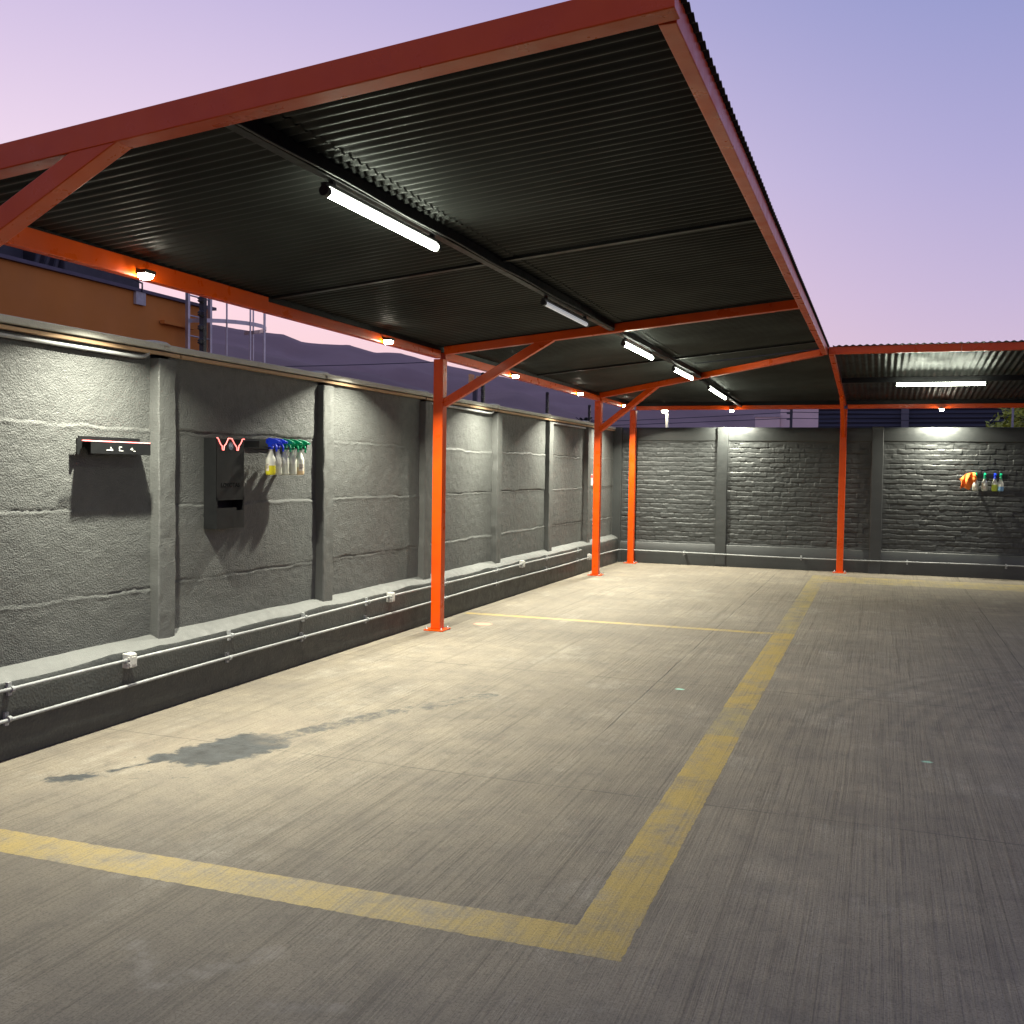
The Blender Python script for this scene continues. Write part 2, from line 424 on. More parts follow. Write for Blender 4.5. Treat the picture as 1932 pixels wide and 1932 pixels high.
def strip(name, pts, z, mat, label, thick=.0):
    """ragged-edged painted strip, pts = centre line with widths"""
    L = []; R = []
    for (x, y, w), (x2, y2, w2) in zip(pts[:-1], pts[1:]):
        n = max(2, int(math.hypot(x2 - x, y2 - y) / .02))
        d = Vector((x2 - x, y2 - y)).normalized(); nn = Vector((-d.y, d.x))
        for i in range(n + (1 if (x2, y2, w2) == pts[-1] else 0)):
            t = i / n; c_ = Vector((x + (x2 - x) * t, y + (y2 - y) * t)); ww = w + (w2 - w) * t
            L.append(c_ + nn * (ww / 2 + random.uniform(-.003, .003))); R.append(c_ - nn * (ww / 2 + random.uniform(-.003, .003)))
    m = MB(); k = len(L)
    m.add([(p.x, p.y, z) for p in L] + [(p.x, p.y, z) for p in R], [(i, i + 1, k + i + 1, k + i) for i in range(k - 1)])
    return tag(m.build(name, mat), label, 'road marking', 'yellow bay lines painted on the yard', 'structure')
# long line: cut so that the bare gap is a real gap
strip('bay_line', [(-6.2 + 2.0, 3.12, .2), (-.90, 3.174, .2)], .0003, PAINT, 'worn yellow bay line crossing the floor nearest the camera')
strip('bay_line', [(-.836, 3.075, .2), (-.842, 4.3, .2), (-.846, 6.0, .2)], .0006, PAINT, 'long yellow bay line running away from the near corner, before its worn gap')
strip('bay_line', [(-.85, 6.0, .2), (-.85, 6.75, .19)], .0006, PAINT_FAR, 'nearly rubbed out stretch of the long yellow line')
strip('bay_line', [(-.85, 6.75, .2), (-.855, 10.13, .2)], .0006, PAINT, 'yellow line stretch between the worn gap and the cross line')
strip('bay_line', [(-.86, 10.13, .2), (-.87, 15.28, .21)], .0006, PAINT_FAR, 'faded yellow line stretch leading to the back wall')
strip('bay_line', [(-4.2, 10.08, .12), (-.9565, 10.075, .12)], .0006, PAINT, 'thin yellow bay line crossing from the side wall at the middle column')
strip('bay_line', [(-.97, 15.78, .95), (5.2, 15.78, .95)], .0006, PAINT_FAR, 'broad faded yellow band on the floor along the back wall')

# ------------------------------------------------------------------ left wall
WX = -4.37
piers = [-2.73, -.75, 1.27, 3.27, 5.25, 7.26, 9.22, 11.24, 13.25, 15.2]
PW = .165
lw = thing('precast_wall', (-4.4, 7, 0), 'long grey stuccoed panel wall with piers along the parking bays', 'wall')
def panel(y0, y1, seed):
    ys = np.arange(y0, y1 + .006, .011 if y0 > 3 and y0 < 9 else .016); zs = np.arange(.44, 2.262, .008)
    A, B = np.meshgrid(ys, zs)
    X = np.zeros_like(A)
    off = rng.uniform(-.006, .008, 4)
    seams = [.785, 1.293, 1.776]
    k = np.zeros_like(A)
    jit = [(vnoise(A, A * 0, .18, 1, seed + 50 + i) - .5) * .018 + (vnoise(A, A * 0, .03, 1, seed + 70 + i) - .5) * .006 + (A - y0) * rng.uniform(-.008, .008) for i in range(3)]
    lvl = np.full_like(A, off[0])
    for i, s_ in enumerate(seams):
        lvl = lvl + (off[i + 1] - off[i]) / (1 + np.exp(-np.clip((B - s_ - jit[i]) / .003, -40, 40)))
    X += lvl
    for i, s_ in enumerate(seams):
        d = B - s_ - jit[i]
        am = .12 + 1.7 * np.clip(vnoise(A, A * 0, .25, 1, seed + 90 + i) - .45, 0, 1)
        X -= .011 * am * np.exp(-(d / .0045) ** 2)                          # crack
        X += .005 * (vnoise(A, B, .07, .03, seed + 110 + i)) * np.exp(-((d + .016) / .012) ** 2)   # mortar lip below
    X += (fbm(A, B, .35, seed, 4) - .5) * .012 + (fbm(A, B, .05, seed + 9, 3) - .5) * .005
    return grid_obj('wall_panel', WX + X, A, B, STUCCO, lw)
edges = [-3.0] + [e for p in piers for e in (p, p + PW)] + [17.2]
for i in range(0, len(edges), 2):
    if edges[i + 1] - edges[i] > .05: panel(edges[i], edges[i + 1], 300 + i * 7)
for i, p in enumerate(piers):
    zs = np.arange(.405, 2.236, .02); prof = []
    # pier: rounded front strip with a little roughness
    ys = np.array([p - .001, p, p + .008, p + .05, p + .1, p + PW - .008, p + PW, p + PW + .001]); xo = np.array([-.06, .062, .068, .069, .069, .068, .062, -.06])
    A, B = np.meshgrid(ys, zs); XO = np.tile(xo, (len(zs), 1))
    nz = (fbm(A * 3, B, .12, 900 + i, 3) - .5) * .012
    X = WX + XO + nz; A = A + (vnoise(B, B * 0, .11, 1, 950 + i) - .5) * .01
    grid_obj('pier', X, A, B, PIERM, lw, smooth=False)
# back fill, one solid core behind
MB().box(-4.56, -4.42, -3.0, 17.2, 0, 2.27).build('wall_core', PLINTH, lw)
# plinth face and sloped ledge
ys = np.arange(-3, 17.06, .03)
prof = [(-4.25, -.02), (-4.252, .12), (-4.25, .25), (-4.248, .34), (-4.252, .392), (-4.262, .41)]
A = np.tile(ys[:, None], (1, len(prof))); X = np.tile(np.array([q[0] for q in prof]), (len(ys), 1)); Z = np.tile(np.array([q[1] for q in prof]), (len(ys), 1))
nn_ = (fbm(A, Z, .5, 21, 4) - .5)
X = X + nn_ * .02 * (Z > .03); Z2 = Z + (Z > .3) * ((fbm(A, A * 0, .4, 33, 4) - .5) * .035)
X[:, 0] = -4.25
grid_obj('plinth', X, A, Z2, PLINTH, lw)
ztop = Z2[:, -1]; xtop = X[:, -1]
tt = np.array([0, .25, .6, 1.0])
XX = xtop[:, None] * (1 - tt) + (-4.40) * tt; ZZ = ztop[:, None] + tt * (.477 - ztop[:, None]) + np.array([0, .012, .01, 0]); AA = np.tile(ys[:, None], (1, 4))
ZZ[:, 3] = .478 + (fbm(ys, ys * 0, .3, 5, 3) - .5) * .02
grid_obj('ledge', XX, AA, ZZ, LEDGE, lw)
# coping slab, in lengths with lumps of mortar where they meet
for a, b in zip([-3.0] + [p + PW / 2 for p in piers], [p + PW / 2 - .012 for p in piers] + [17.05]):
    MB().box(-4.54, -4.325 + random.uniform(-.008, .008), a, b, 2.282, 2.322 + random.uniform(-.003, .004)).build('coping', COPE, lw, bevel=.006)

for i, p in enumerate(piers):
    q = p + PW / 2
    MB().lathe([(.09, 2.31), (.092, 2.325), (.075, 2.338), (.03, 2.346)], -4.41, q, 14, 1., 1.3).build('mortar_cap', COPE, lw)
for a, b in [(-3.0, 5.5), (5.52, 9.3), (9.32, 13.3), (13.32, 17.0)]:
    o = MB().box(-4.385, -4.338, a, b, 2.250, 2.274).build('batten', WOOD, lw, bevel=.003)

# conduit loops under the coping
def conduit(name, pts, r, label, mat=CONDUIT, group='metal conduit runs along the walls'):
    return tag(MB().tube(pts, r, 12).build(name, mat), label, 'pipe', group)
conduit('conduit', [(-4.345, -2.9, 2.222), (-4.345, 5.08, 2.218), (-4.345, 5.14, 2.222), (-4.345, 5.18, 2.232), (-4.347, 5.2, 2.245), (-4.35, 5.205, 2.262)], .012, 'grey conduit slung under the coping of the nearest wall bay')
conduit('conduit', [(-4.345, 9.42, 2.222), (-4.345, 11.05, 2.215), (-4.345, 11.13, 2.22), (-4.345, 11.18, 2.232), (-4.347, 11.2, 2.245), (-4.35, 11.205, 2.262)], .012, 'grey conduit slung under the coping behind the middle column')
conduit('conduit', [(-4.345, 13.5, 2.222), (-4.345, 15.15, 2.22)], .012, 'grey conduit slung under the coping near the back corner')

# low conduits on the plinth with clamps and outlet boxes
pipeA = [(-4.218, y, .375 + .004 * math.sin(y * 1.7)) for y in np.arange(-2.9, 15.0, .5)]
pipeB = [(-4.218, y, .222 + .005 * math.sin(y * 1.3)) for y in np.arange(-2.9, 16.6, .5)] + [(-4.21, 16.8, .225), (-4.16, 16.9, .225)] + [(x, 16.915, .222 - .02 * math.sin((x + 4) * .55) ** 2) for x in np.arange(-4.0, 7.1, .4)]
tA = conduit('conduit', pipeA, .0098, 'upper pale conduit along the foot of the long side wall')
tB = conduit('conduit', pipeB, .0098, 'lower pale conduit rounding the corner onto the brick wall')
def clamp(parent, y, z):
    m = MB(); m.box(-4.25, -4.232, y - .012, y + .012, z - .035, z + .035); m.tube([(-4.218, y - .01, z), (-4.218, y + .01, z)], .017, 12)
    m.build('clamp', CONDUIT, parent)
for y in (1.2, 2.6, 4.01, 5.9, 6.86, 7.9, 9.6, 11.1, 13.0, 14.5):
    clamp(tA, y, .375)
    clamp(tB, y - .02, .222)
for x in (-3.1, -1.2, .4, 1.8, 3.4): 
    m = MB(); m.box(x - .012, x + .012, 16.926, 16.99, .17, .24); m.tube([(x - .01, 16.915, .21), (x + .01, 16.915, .21)], .017, 12); m.build('clamp', CONDUIT, tB)
box0 = thing('outlet_box', (-4.2, 4.889, .375), 'white weatherproof outlet box on the upper conduit, nearest the camera', 'electrical box', 'white outlet boxes on the plinth conduits')
MB().box(-4.248, -4.203, 4.854, 4.924, .330, .420).build('body', WHITEP, box0, bevel=.006)
MB().box(-4.203, -4.190, 4.859, 4.919, .335, .415).build('cover', WHITEP, box0, bevel=.005)
MB().box(-4.190, -4.186, 4.872, 4.906, .350, .400).build('socket_flap', WHITEP, box0, bevel=.002)
MB().tube([(-4.218, 4.842, .375), (-4.218, 4.856, .375)], .016, 12).build('gland', CONDUIT, box0)
MB().tube([(-4.218, 4.922, .375), (-4.218, 4.936, .375)], .016, 12).build('gland', CONDUIT, box0)
MB().box(-4.202, -4.189, 4.847, 4.8585, .36, .372).build('hinge', WHITEP, box0)
MB().box(-4.202, -4.189, 4.847, 4.8585, .385, .397).build('hinge', WHITEP, box0)
for y, z, lb in ((8.33, .368, 'white outlet box on the upper conduit just before the middle orange column'), (11.95, .378, 'white outlet box on the upper conduit between the two orange columns'),
                 (14.28, .372, 'small white box ending the upper conduit beside the far side column'), (15.06, .235, 'white outlet box on the lower conduit close to the back corner')):
    if lb.startswith('small'): continue
    copy_thing(box0, (-4.2, y, z), lb)

# ------------------------------------------------------------------ back wall of painted brick
BY = 17.05
bw = thing('brick_wall', (1, 17.1, 0), 'dark grey painted brick wall framed by concrete piers at the back', 'wall')
bp = [-4.4, -2.60, -.17, 2.25, 4.68]
def brickpanel(x0, x1, seed):
    st = .0085
    xs = np.arange(x0, x1 + st, st); zs = np.arange(.34, 2.10, st)
    A, B = np.meshgrid(xs, zs)
    wx = A + (fbm(A, B, .12, seed, 3) - .5) * .03; wz = B + (fbm(A, B, .16, seed + 5, 3) - .5) * .026
    ch = .079; row = np.floor(wz / ch); fz = wz / ch - row
    rr = np.random.default_rng(seed + 1)
    sh = rr.random(64); L = .235
    ux = wx / L + .5 * (row % 2) + (sh[(row.astype(int)) % 64] - .5) * .25; bx = np.floor(ux); fx = ux - bx
    Tm = rr.random((64, 64)); T2 = rr.random((64, 64)); T3 = rr.random((64, 64))
    ri = row.astype(int) % 64; bi = bx.astype(int) % 64
    hgt = (Tm[ri, bi] - .5) * .009 + (fz - .5) * (T2[ri, bi] - .4) * .007 + (fx - .5) * (T3[ri, bi] - .5) * .007
    dz = np.minimum(fz, 1 - fz) * ch; dx = np.minimum(fx, 1 - fx) * L
    fill = .15 + 1.0 * vnoise(A, B, .13, .07, seed + 12)
    groove = np.exp(-(dz / .0075) ** 2) * fill + np.exp(-(dx / .006) ** 2) * np.clip(fill - .2, 0, 1) * .9
    Y = hgt - .010 * np.clip(groove, 0, 1.2) + (fbm(A, B, .04, seed + 20, 3) - .5) * .008
    # plaster smoothed towards the frame
    e = np.clip(np.minimum(np.minimum(A - x0, x1 - A) / .07, np.minimum((B - .36) / .05, (2.07 - B) / .05)) + (fbm(A, B, .1, seed + 30, 3) - .5) * 1.3, 0, 1)
    Y = Y * e + (1 - e) * .004
    return grid_obj('brick_panel', A, BY - Y, B, BRICKP, bw)
for i in range(4): brickpanel(bp[i] + .17, bp[i + 1] + .01, 40 + i * 61)
for i, x in enumerate(bp):
    w = .18
    zs = np.arange(0, 2.322, .04); xs = np.array([x - .0, x, x + .01, x + w / 2, x + w - .01, x + w, x + w]); yo = np.array([.04, -.045, -.052, -.052, -.052, -.045, .04])
    A, B = np.meshgrid(xs, zs); Y = BY + np.tile(yo, (len(zs), 1)) + (fbm(A, B, .2, 600 + i, 3) - .5) * .006
    A = A + (vnoise(B, B * 0, .3, 1, 620 + i) - .5) * .012
    grid_obj('pier', A, Y, B, FRAMEP, bw, smooth=False)
def beamgrid(name, z0, z1, y, mat):
    xs = np.arange(-4.42, 7.0, .06); zz = np.array([z0 + .002, z0, z0 + .02, (z0 + z1) / 2, z1 - .012, z1, z1]); yo = np.array([.05, .004, 0, 0, 0, .01, .14])
    A = np.tile(xs, (len(zz), 1)); B = np.tile(zz[:, None], (1, len(xs))); Y = y + np.tile(yo[:, None], (1, len(xs))) + (fbm(A, B, .4, 77, 3) - .5) * .010
    B = B + (fbm(A, A * 0, .5, 78, 3) - .5) * .012 * (B < z1 - .05)
    grid_obj(name, A, Y, B, mat, bw)
beamgrid('top_beam', 2.085, 2.318, BY - .012, FRAMEP)
beamgrid('foot_beam', -.02, .365, BY - .03, FRAMEP)
MB().box(-4.42, 7.0, BY + .07, BY + .16, 0, 2.316).build('wall_core', FRAMEP, bw)

# ------------------------------------------------------------------ canopies
CX = -4.0
def zr(x): return 2.640 + .095 * (x + 4.0)     # underside of left rafters
can = thing('parking_canopy', (CX, 8.9, 0), 'long orange steel canopy with black corrugated roof over the side bays', 'canopy')
can2 = thing('parking_canopy', (-.6, 16.88, 0), 'orange and black canopy standing along the brick wall at the back', 'canopy')
def column(x, y, parent, top=2.60):
    o = MB().box(x - .05, x + .05, y - .05, y + .05, .012, top).build('column', ORANGE, parent, bevel=.006)
    m = MB().box(x - .1, x + .1, y - .1, y + .1, .0, .012)
    bp_ = m.build('base_plate', ORANGE, o, bevel=.002)
    for i in (-1, 1):
        for j in (-1, 1): MB().lathe([(.009, .012), (.009, .024), (.005, .026), (.005, .036)], x + i * .078, y + j * .078, 6).build('anchor_bolt', GALV, o)
    return o
for y in (3.14, 8.89, 14.64): column(CX, y, can)
column(CX, 16.88, can2); column(-.6, 16.88, can2); column(5.15, 16.88, can2)
# rafters and braces
def rafter(p0, p1, w, h, parent): return MB().beam(p0, p1, w, h).build('rafter', ORANGE, parent, bevel=.004)
def brace(p0, p1, parent, w=.06, h=.08): return MB().beam(p0, p1, w, h).build('brace', ORANGE, parent, bevel=.004)
rafter((CX - .05, 3.14, zr(-4.05) + .05), (-.635, 3.14, zr(-.635) + .05), .09, .10, can)
rafter((CX + .051, 8.89, zr(-3.95) + .035), (-.705, 8.89, zr(-.705) + .035), .07, .075, can)
CE = (-.705, 12.45, zr(-.705) + .035)
rafter((CX + .045, 14.60, zr(-3.95) + .035), CE, .07, .075, can)
brace((CX + .04, 3.14, 2.19), (-2.74, 3.14, zr(-2.74) + .045), can, .084, .085)
brace((CX + .045, 8.89, 2.18), (-2.88, 8.89, zr(-2.88) + .03), can)
dv = (Vector(CE) - Vector((CX, 14.64, 0))); dv.z = 0; dv.normalize()
e = Vector((CX, 14.64, 0)) + dv * 1.22
brace((CX + .04, 14.61, 2.18), (e.x, e.y, zr(e.x) + .03), can)
# edge purlins
m = MB().box(CX - .03, CX + .03, 3.20, 5.96, 2.605, 2.708); m.build('purlin', ORANGE, can, bevel=.004)
m = MB().box(CX - .025, CX + .028, 5.96, 8.838, 2.603, 2.678); m.build('purlin', ORANGE, can, bevel=.004)
m = MB().box(CX - .03, CX + .03, 8.943, 14.588, 2.603, 2.678); m.build('purlin', ORANGE, can, bevel=.004)
m = MB().box(CX - .03, CX + .03, 14.692, 16.82, 2.603, 2.668); m.build('purlin', ORANGE, can, bevel=.004)
MB().box(CX + .052, -.652, 16.85, 16.91, 2.602, 2.668).build('purlin', ORANGE, can2, bevel=.004)
MB().box(-.548, 5.098, 16.85, 16.91, 2.602, 2.668).build('purlin', ORANGE, can2, bevel=.004)
MB().box(CX - .02, CX + .02, 3.2, 16.8, 2.668, 2.722).build('closure_strip', BLACKBEAM, can)
MB().box(CX + .03, 6.4, 16.87, 16.90, 2.668, 2.728).build('closure_strip', BLACKBEAM, can2)
# small weld splice on the front edge and the outer edge beams
MB().beam((-.672, 3.19, zr(-.672) + .045), (-.672, 12.42, zr(-.672) + .045), .06, .095).build('edge_beam', ORANGE, can, bevel=.004)
FY = 12.42
def zb(y): return 2.645 + (16.88 - y) * .0695
MB().beam((-.63, FY, zb(FY) + .045), (.79, FY, zb(FY) + .045), .07, .085).build('edge_beam', ORANGE, can2, bevel=.004)
MB().beam((.795, FY - .003, zb(FY) + .043), (6.5, FY - .003, zb(FY) + .043), .07, .085).build('edge_beam', ORANGE, can2, bevel=.004)
rafter((-.6, 16.83, zb(16.83) + .03), (-.6, FY + .04, zb(FY) + .03), .06, .07, can2)
brace((-.6, 16.835, 2.18), (-.6, 15.75, zb(15.75) + .0), can2, .055, .07)
rafter((5.15, 16.83, zb(16.83) + .03), (5.15, FY + .04, zb(FY) + .03), .06, .07, can2)
# black purlins and cross bars under the sheets
MB().beam((-2.31, 3.19, zr(-2.31) + .045), (-2.31, 8.85, zr(-2.31) + .045), .05, .07).build('roof_purlin', BLACKBEAM, can, bevel=.003)
MB().beam((-2.31, 8.93, zr(-2.31) + .045), (-2.31, 13.46, zr(-2.31) + .045), .05, .07).build('roof_purlin', BLACKBEAM, can, bevel=.003)
for y in (6.02, 11.7): MB().beam((CX + .03, y, zr(CX) + .070), (-.71, y, zr(-.71) + .070), .045, .018).build('cross_bar', BLACKBEAM, can, bevel=.002)
MB().beam((-2.31, 13.6, 2.81), (-2.2, 16.82, 2.665), .045, .05).build('roof_purlin', BLACKBEAM, can, bevel=.003)
MB().beam((-.56, 14.62, zb(14.62) + .045), (6.5, 14.62, zb(14.62) + .045), .05, .07).build('roof_purlin', BLACKBEAM, can2, bevel=.003)
for y0_, y1_ in ((3.2, 8.84), (8.95, 13.4)):
    pts = [(-2.272, y, zr(-2.31) + .018 + .004 * math.sin(y * 5.1)) for y in np.arange(y0_, y1_, .2)]
    MB().tube(pts, .006, 6).build('wiring', BLACKP, can)
# corrugated sheets
PIT = .076; AMP = .0075
def corr(t, seed=0): return AMP * np.sin(2 * math.pi * t / PIT)
def left_sheet(x0, x1, y0, y1, dz):
    ys = np.arange(y0, y1, PIT / 8); xs = np.linspace(x0, x1, 15)
    A, B = np.meshgrid(xs, ys)
    sag = (vnoise(A, B, 1.1, .6, 3) - .5) * .010
    Z = zr(A) + .083 + dz + corr(B) + sag
    return grid_obj('roof_sheet', A, B, Z, BLACKROOF, can)
left_sheet(-4.10, -2.2, 3.125, 12.46, .0)
left_sheet(-2.28, -.622, 3.125, 12.46, .0065)
# triangular continuation to the diagonal rafter, then the corner piece
ys = np.arange(12.46 - PIT / 8, 17.0, PIT / 8); us = np.linspace(0, 1, 24)
U, B = np.meshgrid(us, ys)
A = -4.10 + U * (3.478)
ydiag = 14.64 + (A + 4.0) * (12.45 - 14.64) / 3.3
zl = zr(A) + .083
t = np.clip((B - ydiag) / np.maximum(16.95 - ydiag, .01), 0, 1)
Z = zl * (1 - t) + 2.735 * t + corr(B) + (vnoise(A, B, 1.1, .6, 3) - .5) * .01
grid_obj('roof_sheet', A, B, Z, BLACKROOF, can)
xs = np.arange(-.585, 6.6, PIT / 8); ys = np.linspace(FY - .07, 17.02, 16)
A, B = np.meshgrid(xs, ys)
Z = zb(B) + .092 + corr(A) + (vnoise(A, B, .8, 1.3, 8) - .5) * .008
grid_obj('roof_sheet', A, B, Z, BLACKROOF, can2)

# ------------------------------------------------------------------ tube lights
TUBE = emis('lit_tube', (.93, 1.0, .80), TUBE_E)
OFFT = emis('unlit_tube_added_glow', (.9, .95, 1.0), .3)  # tube is unlit; faint emission added so it reads white
def tube_light(p0, p1, lit, label, group='batten tube lights under the canopy roofs', r=.021):
    p0 = Vector(p0); p1 = Vector(p1); mid = (p0 + p1) / 2
    t = thing('tube_light', mid, label, 'lamp', group)
    d = (p1 - p0).normalized(); up = Vector((0, 0, 1))
    MB().tube([p0 + d * .03, p1 - d * .03], r, 14).build('tube' , TUBE if lit else OFFT, t)
    MB().beam(p0 + up * (r + .008), p1 + up * (r + .008), .03, .014).build('housing', BLACKP, t, bevel=.002)
    MB().tube([p0, p0 + d * .032], r + .003, 14).build('end_cap', BLACKP, t)
    MB().tube([p1 - d * .032, p1], r + .003, 14).build('end_cap', BLACKP, t)
    for k in (.06, .94):
        q = p0.lerp(p1, k); MB().box(q.x - .012, q.x + .012, q.y - .012, q.y + .012, q.z + r + .004, q.z + .062).build('bracket', BLACKP, t)
    return t
tx = -2.31; tz = 2.752
tube_light((tx, 3.88, tz), (tx, 5.08, tz), True, 'lit tube light nearest the camera under the black roof')
tube_light((tx, 6.90, tz), (tx, 8.05, tz), False, 'switched off tube light just before the second orange rafter', r=.017)
tube_light((tx, 9.28, tz), (tx, 10.55, tz), True, 'lit tube light just past the middle orange rafter')
tube_light((tx, 11.7, tz), (tx, 12.92, tz), True, 'lit tube light short of the diagonal corner rafter')
tube_light((-2.29, 14.1, 2.735), (-2.24, 15.35, 2.675), True, 'lit tube light in the roof corner past the diagonal rafter')
tube_light((.11, 14.35, 2.757), (1.24, 14.35, 2.757), True, 'lit tube light across the back canopy above the brick wall')

# ------------------------------------------------------------------ floodlights
LENS = emis('lit_floodlight_lens', (1.0, .93, .74), 120)
def flood(x, y, z, label, wallward, power=1.):
    t = thing('floodlight', (x, y, z), label, 'lamp', 'small floodlights fixed to the low purlins')
    MB().box(x - .036, x + .036, y - .044, y + .044, z, z + .022).build('body', BLACKP, t, bevel=.004)
    MB().prism([(y - .034, z), (y - .027, z - .018), (y - .012, z - .027), (y + .012, z - .027), (y + .027, z - .018), (y + .034, z)], 'x', x - .028, x + .028).build('lens', LENS, t)
    MB().beam((x, y, z + .015), (x + wallward[0] * .07, y + wallward[1] * .07, z + .035), .02, .012).build('bracket', BLACKP, t)
    ld = bpy.data.lights.new('flood_lamp', 'AREA'); ld.shape = 'DISK'; ld.size = .07; ld.spread = rad(140); ld.energy = FLOOD_W * power; ld.color = (1.0, .97, .80)
    lo = bpy.data.objects.new('flood_lamp', ld); col.objects.link(lo); lo.parent = t
    lo.location = (0, 0, -.034)
    tilt = rad(14)
    lo.rotation_euler = (-tilt * wallward[1] * -1, -tilt * wallward[0] * -1, 0)
    return t
fl = ['floodlight nearest the camera on the side purlin, level with the wall shelf', 'floodlight on the side purlin just before the middle column', 'floodlight on the side purlin half hidden by the middle brace',
      'floodlight on the side purlin just before the far column', 'floodlight on the side purlin close to the back corner']
for y, lb in zip((4.66, 7.63, 10.75, 13.35, 15.9), fl): flood(-3.91, y, 2.618, lb, (-1, 0))
flood(-2.34, 16.77, 2.585, 'floodlight on the back purlin above the first brick pier', (0, 1), .5)
flood(.82, 16.77, 2.585, 'floodlight on the back purlin above the orange cloth', (0, 1), .5)
flood(3.9, 16.77, 2.585, 'floodlight on the back purlin past the orange cloth', (0, 1), .5)

# ------------------------------------------------------------------ wall shelf
RED = emis('red_neon', (1.0, .16, .14), 3.2, (.9, .3, .3))
CUT = simple('lit_wall_in_cutout', (.62, .63, .60), .5)  # pale strokes painted for the lit wall seen through cut-outs
sh = thing('wall_shelf', (-4.37, 4.9, 1.65), 'black metal wall shelf with a red light strip along its top', 'shelf')
MB().box(-4.357, -4.350, 4.62, 5.13, 1.665, 1.712).build('back_plate', BLACK, sh)
MB().prism([(-4.349, 4.622), (-4.349, 5.13), (-4.246, 5.095), (-4.246, 4.595)], 'z', 1.676, 1.684).build('top_plate', BLACK, sh)
MB().box(-4.246, -4.238, 4.595, 5.095, 1.610, 1.680).build('front_panel', BLACK, sh, bevel=.002)
MB().box(-4.243, -4.237, 4.53, 5.09, 1.681, 1.6865).build('light_strip', RED, sh)
# curved end cheek: a ring with an arched opening
arch = [(4.572, 1.605), (4.572, 1.70), (4.70, 1.70), (4.70, 1.605), (4.662, 1.605)] + [(4.625 + .036 * math.cos(a), 1.603 + .046 * math.sin(a)) for a in np.linspace(0.02, math.pi - .02, 14)] + [(4.588, 1.605)]
MB().prism(arch, 'x', -4.325, -4.318).build('end_cheek', BLACK, sh)
def strokes(name, parent, segs, x, w, mat):
    m = MB()
    for (a, b), (c_, d_) in segs: m.beam((x, a, b), (x, c_, d_), w, .002, up=(1, 0, 0))
    return m.build(name, mat, parent)
strokes('lit_cutout_stroke', sh, [((4.715, 1.633), (4.768, 1.633)), ((4.752, 1.634), (4.752, 1.652)), ((4.754, 1.633), (4.764, 1.639))], -4.237, .005, CUT)
strokes('lit_cutout_stroke', sh, [((4.822, 1.632), (4.852, 1.632)), ((4.822, 1.632), (4.822, 1.654)), ((4.822, 1.654), (4.842, 1.654))], -4.237, .0045, CUT)
strokes('lit_cutout_stroke', sh, [((4.915, 1.643), (4.937, 1.643)), ((4.929, 1.635), (4.929, 1.653)), ((4.942, 1.631), (4.958, 1.631))], -4.237, .0045, CUT)

# ------------------------------------------------------------------ dispenser
dp = thing('dispenser', (-4.37, 5.94, 1.117), 'tall black wall dispenser with a glowing red zigzag rim', 'dispenser')
y0, y1 = 5.785, 6.103; z0, z1 = 1.118, 1.742; xf = -4.262
# W shaped notch line in the front sheet
Wl = [(5.785, 1.742), (5.796, 1.74), (5.825, 1.70), (5.843, 1.688), (5.846, 1.662), (5.862, 1.660), (5.866, 1.688), (5.886, 1.704), (5.912, 1.742), (5.953, 1.742), (5.983, 1.707), (6.009, 1.685), (6.014, 1.662), (6.027, 1.662), (6.036, 1.695), (6.058, 1.712), (6.076, 1.742), (6.100, 1.743)]
m = MB()
n = len(Wl)
vs = []
for X_ in (xf - .003, xf): vs += [(X_, a, b) for a, b in Wl] + [(X_, a, 1.33) for a, b in Wl]
fs = []
for s_ in (0, 2 * n): fs += [(s_ + i, s_ + i + 1, s_ + n + i + 1, s_ + n + i) for i in range(n - 1)]
fs += [(i, i + 1, 2 * n + i + 1, 2 * n + i) for i in range(n - 1)]
m.add(vs, fs)
m.box(xf - .003, xf, y0, 5.795, 1.24, 1.33); m.box(xf - .003, xf, 6.092, y1, 1.24, 1.33)
m.box(xf - .003, xf, 5.795, 6.012, 1.262, 1.24 + .001)
m.box(xf - .003, xf, y0, y1, z0, 1.241)
m.box(xf - .003, xf, y0, y1, 1.315, 1.331)
m.build('front_panel', BLACK, dp, fixn=False)
MB().box(-4.366, xf - .003, y0, y0 + .004, z0, z1).build('side_panel', BLACK, dp)
MB().box(-4.366, xf - .003, y1 - .004, y1, z0, z1).build('side_panel', BLACK, dp)
MB().box(-4.366, -4.360, y0 + .004, y1 - .004, z0, z1).build('back_panel', BLACK, dp)
MB().box(-4.360, xf - .003, y0 + .004, y1 - .004, z0, z0 + .004).box(-4.360, xf - .02, y0 + .004, y1 - .004, 1.60, 1.604).build('tray', BLACK, dp)
MB().tube([(xf + .003, a, b) for a, b in Wl], .0032, 8).build('light_rim', RED, dp)
MB().tube([(xf - .001, 5.946, 1.69), (xf + .002, 5.946, 1.69)], .027, 20).build('badge', simple('badge_blue_grey', (.10, .12, .16), .35), dp)
def text_mesh(s, size, y, z, x, mat, name, parent, sx=1.):
    cu = bpy.data.curves.new('lettering', 'FONT'); cu.body = s; cu.size = size; cu.extrude = .0008; cu.align_x = 'CENTER'; cu.align_y = 'CENTER'
    ob = bpy.data.objects.new('lettering', cu); col.objects.link(ob)
    dg = bpy.context.evaluated_depsgraph_get(); me = bpy.data.meshes.new_from_object(ob.evaluated_get(dg))
    bpy.data.objects.remove(ob)
    o = Vector((0, 0, 0)); p = parent
    while p is not None: o += p.location; p = p.parent
    for vv in me.vertices:
        a, b, c_ = vv.co; vv.co = (x + c_ - o.x, y + a * sx - o.y, z + b - o.z)
    me.materials.clear(); me.materials.append(mat)
    ob = bpy.data.objects.new(name, me); col.objects.link(ob); ob.parent = parent
    return ob
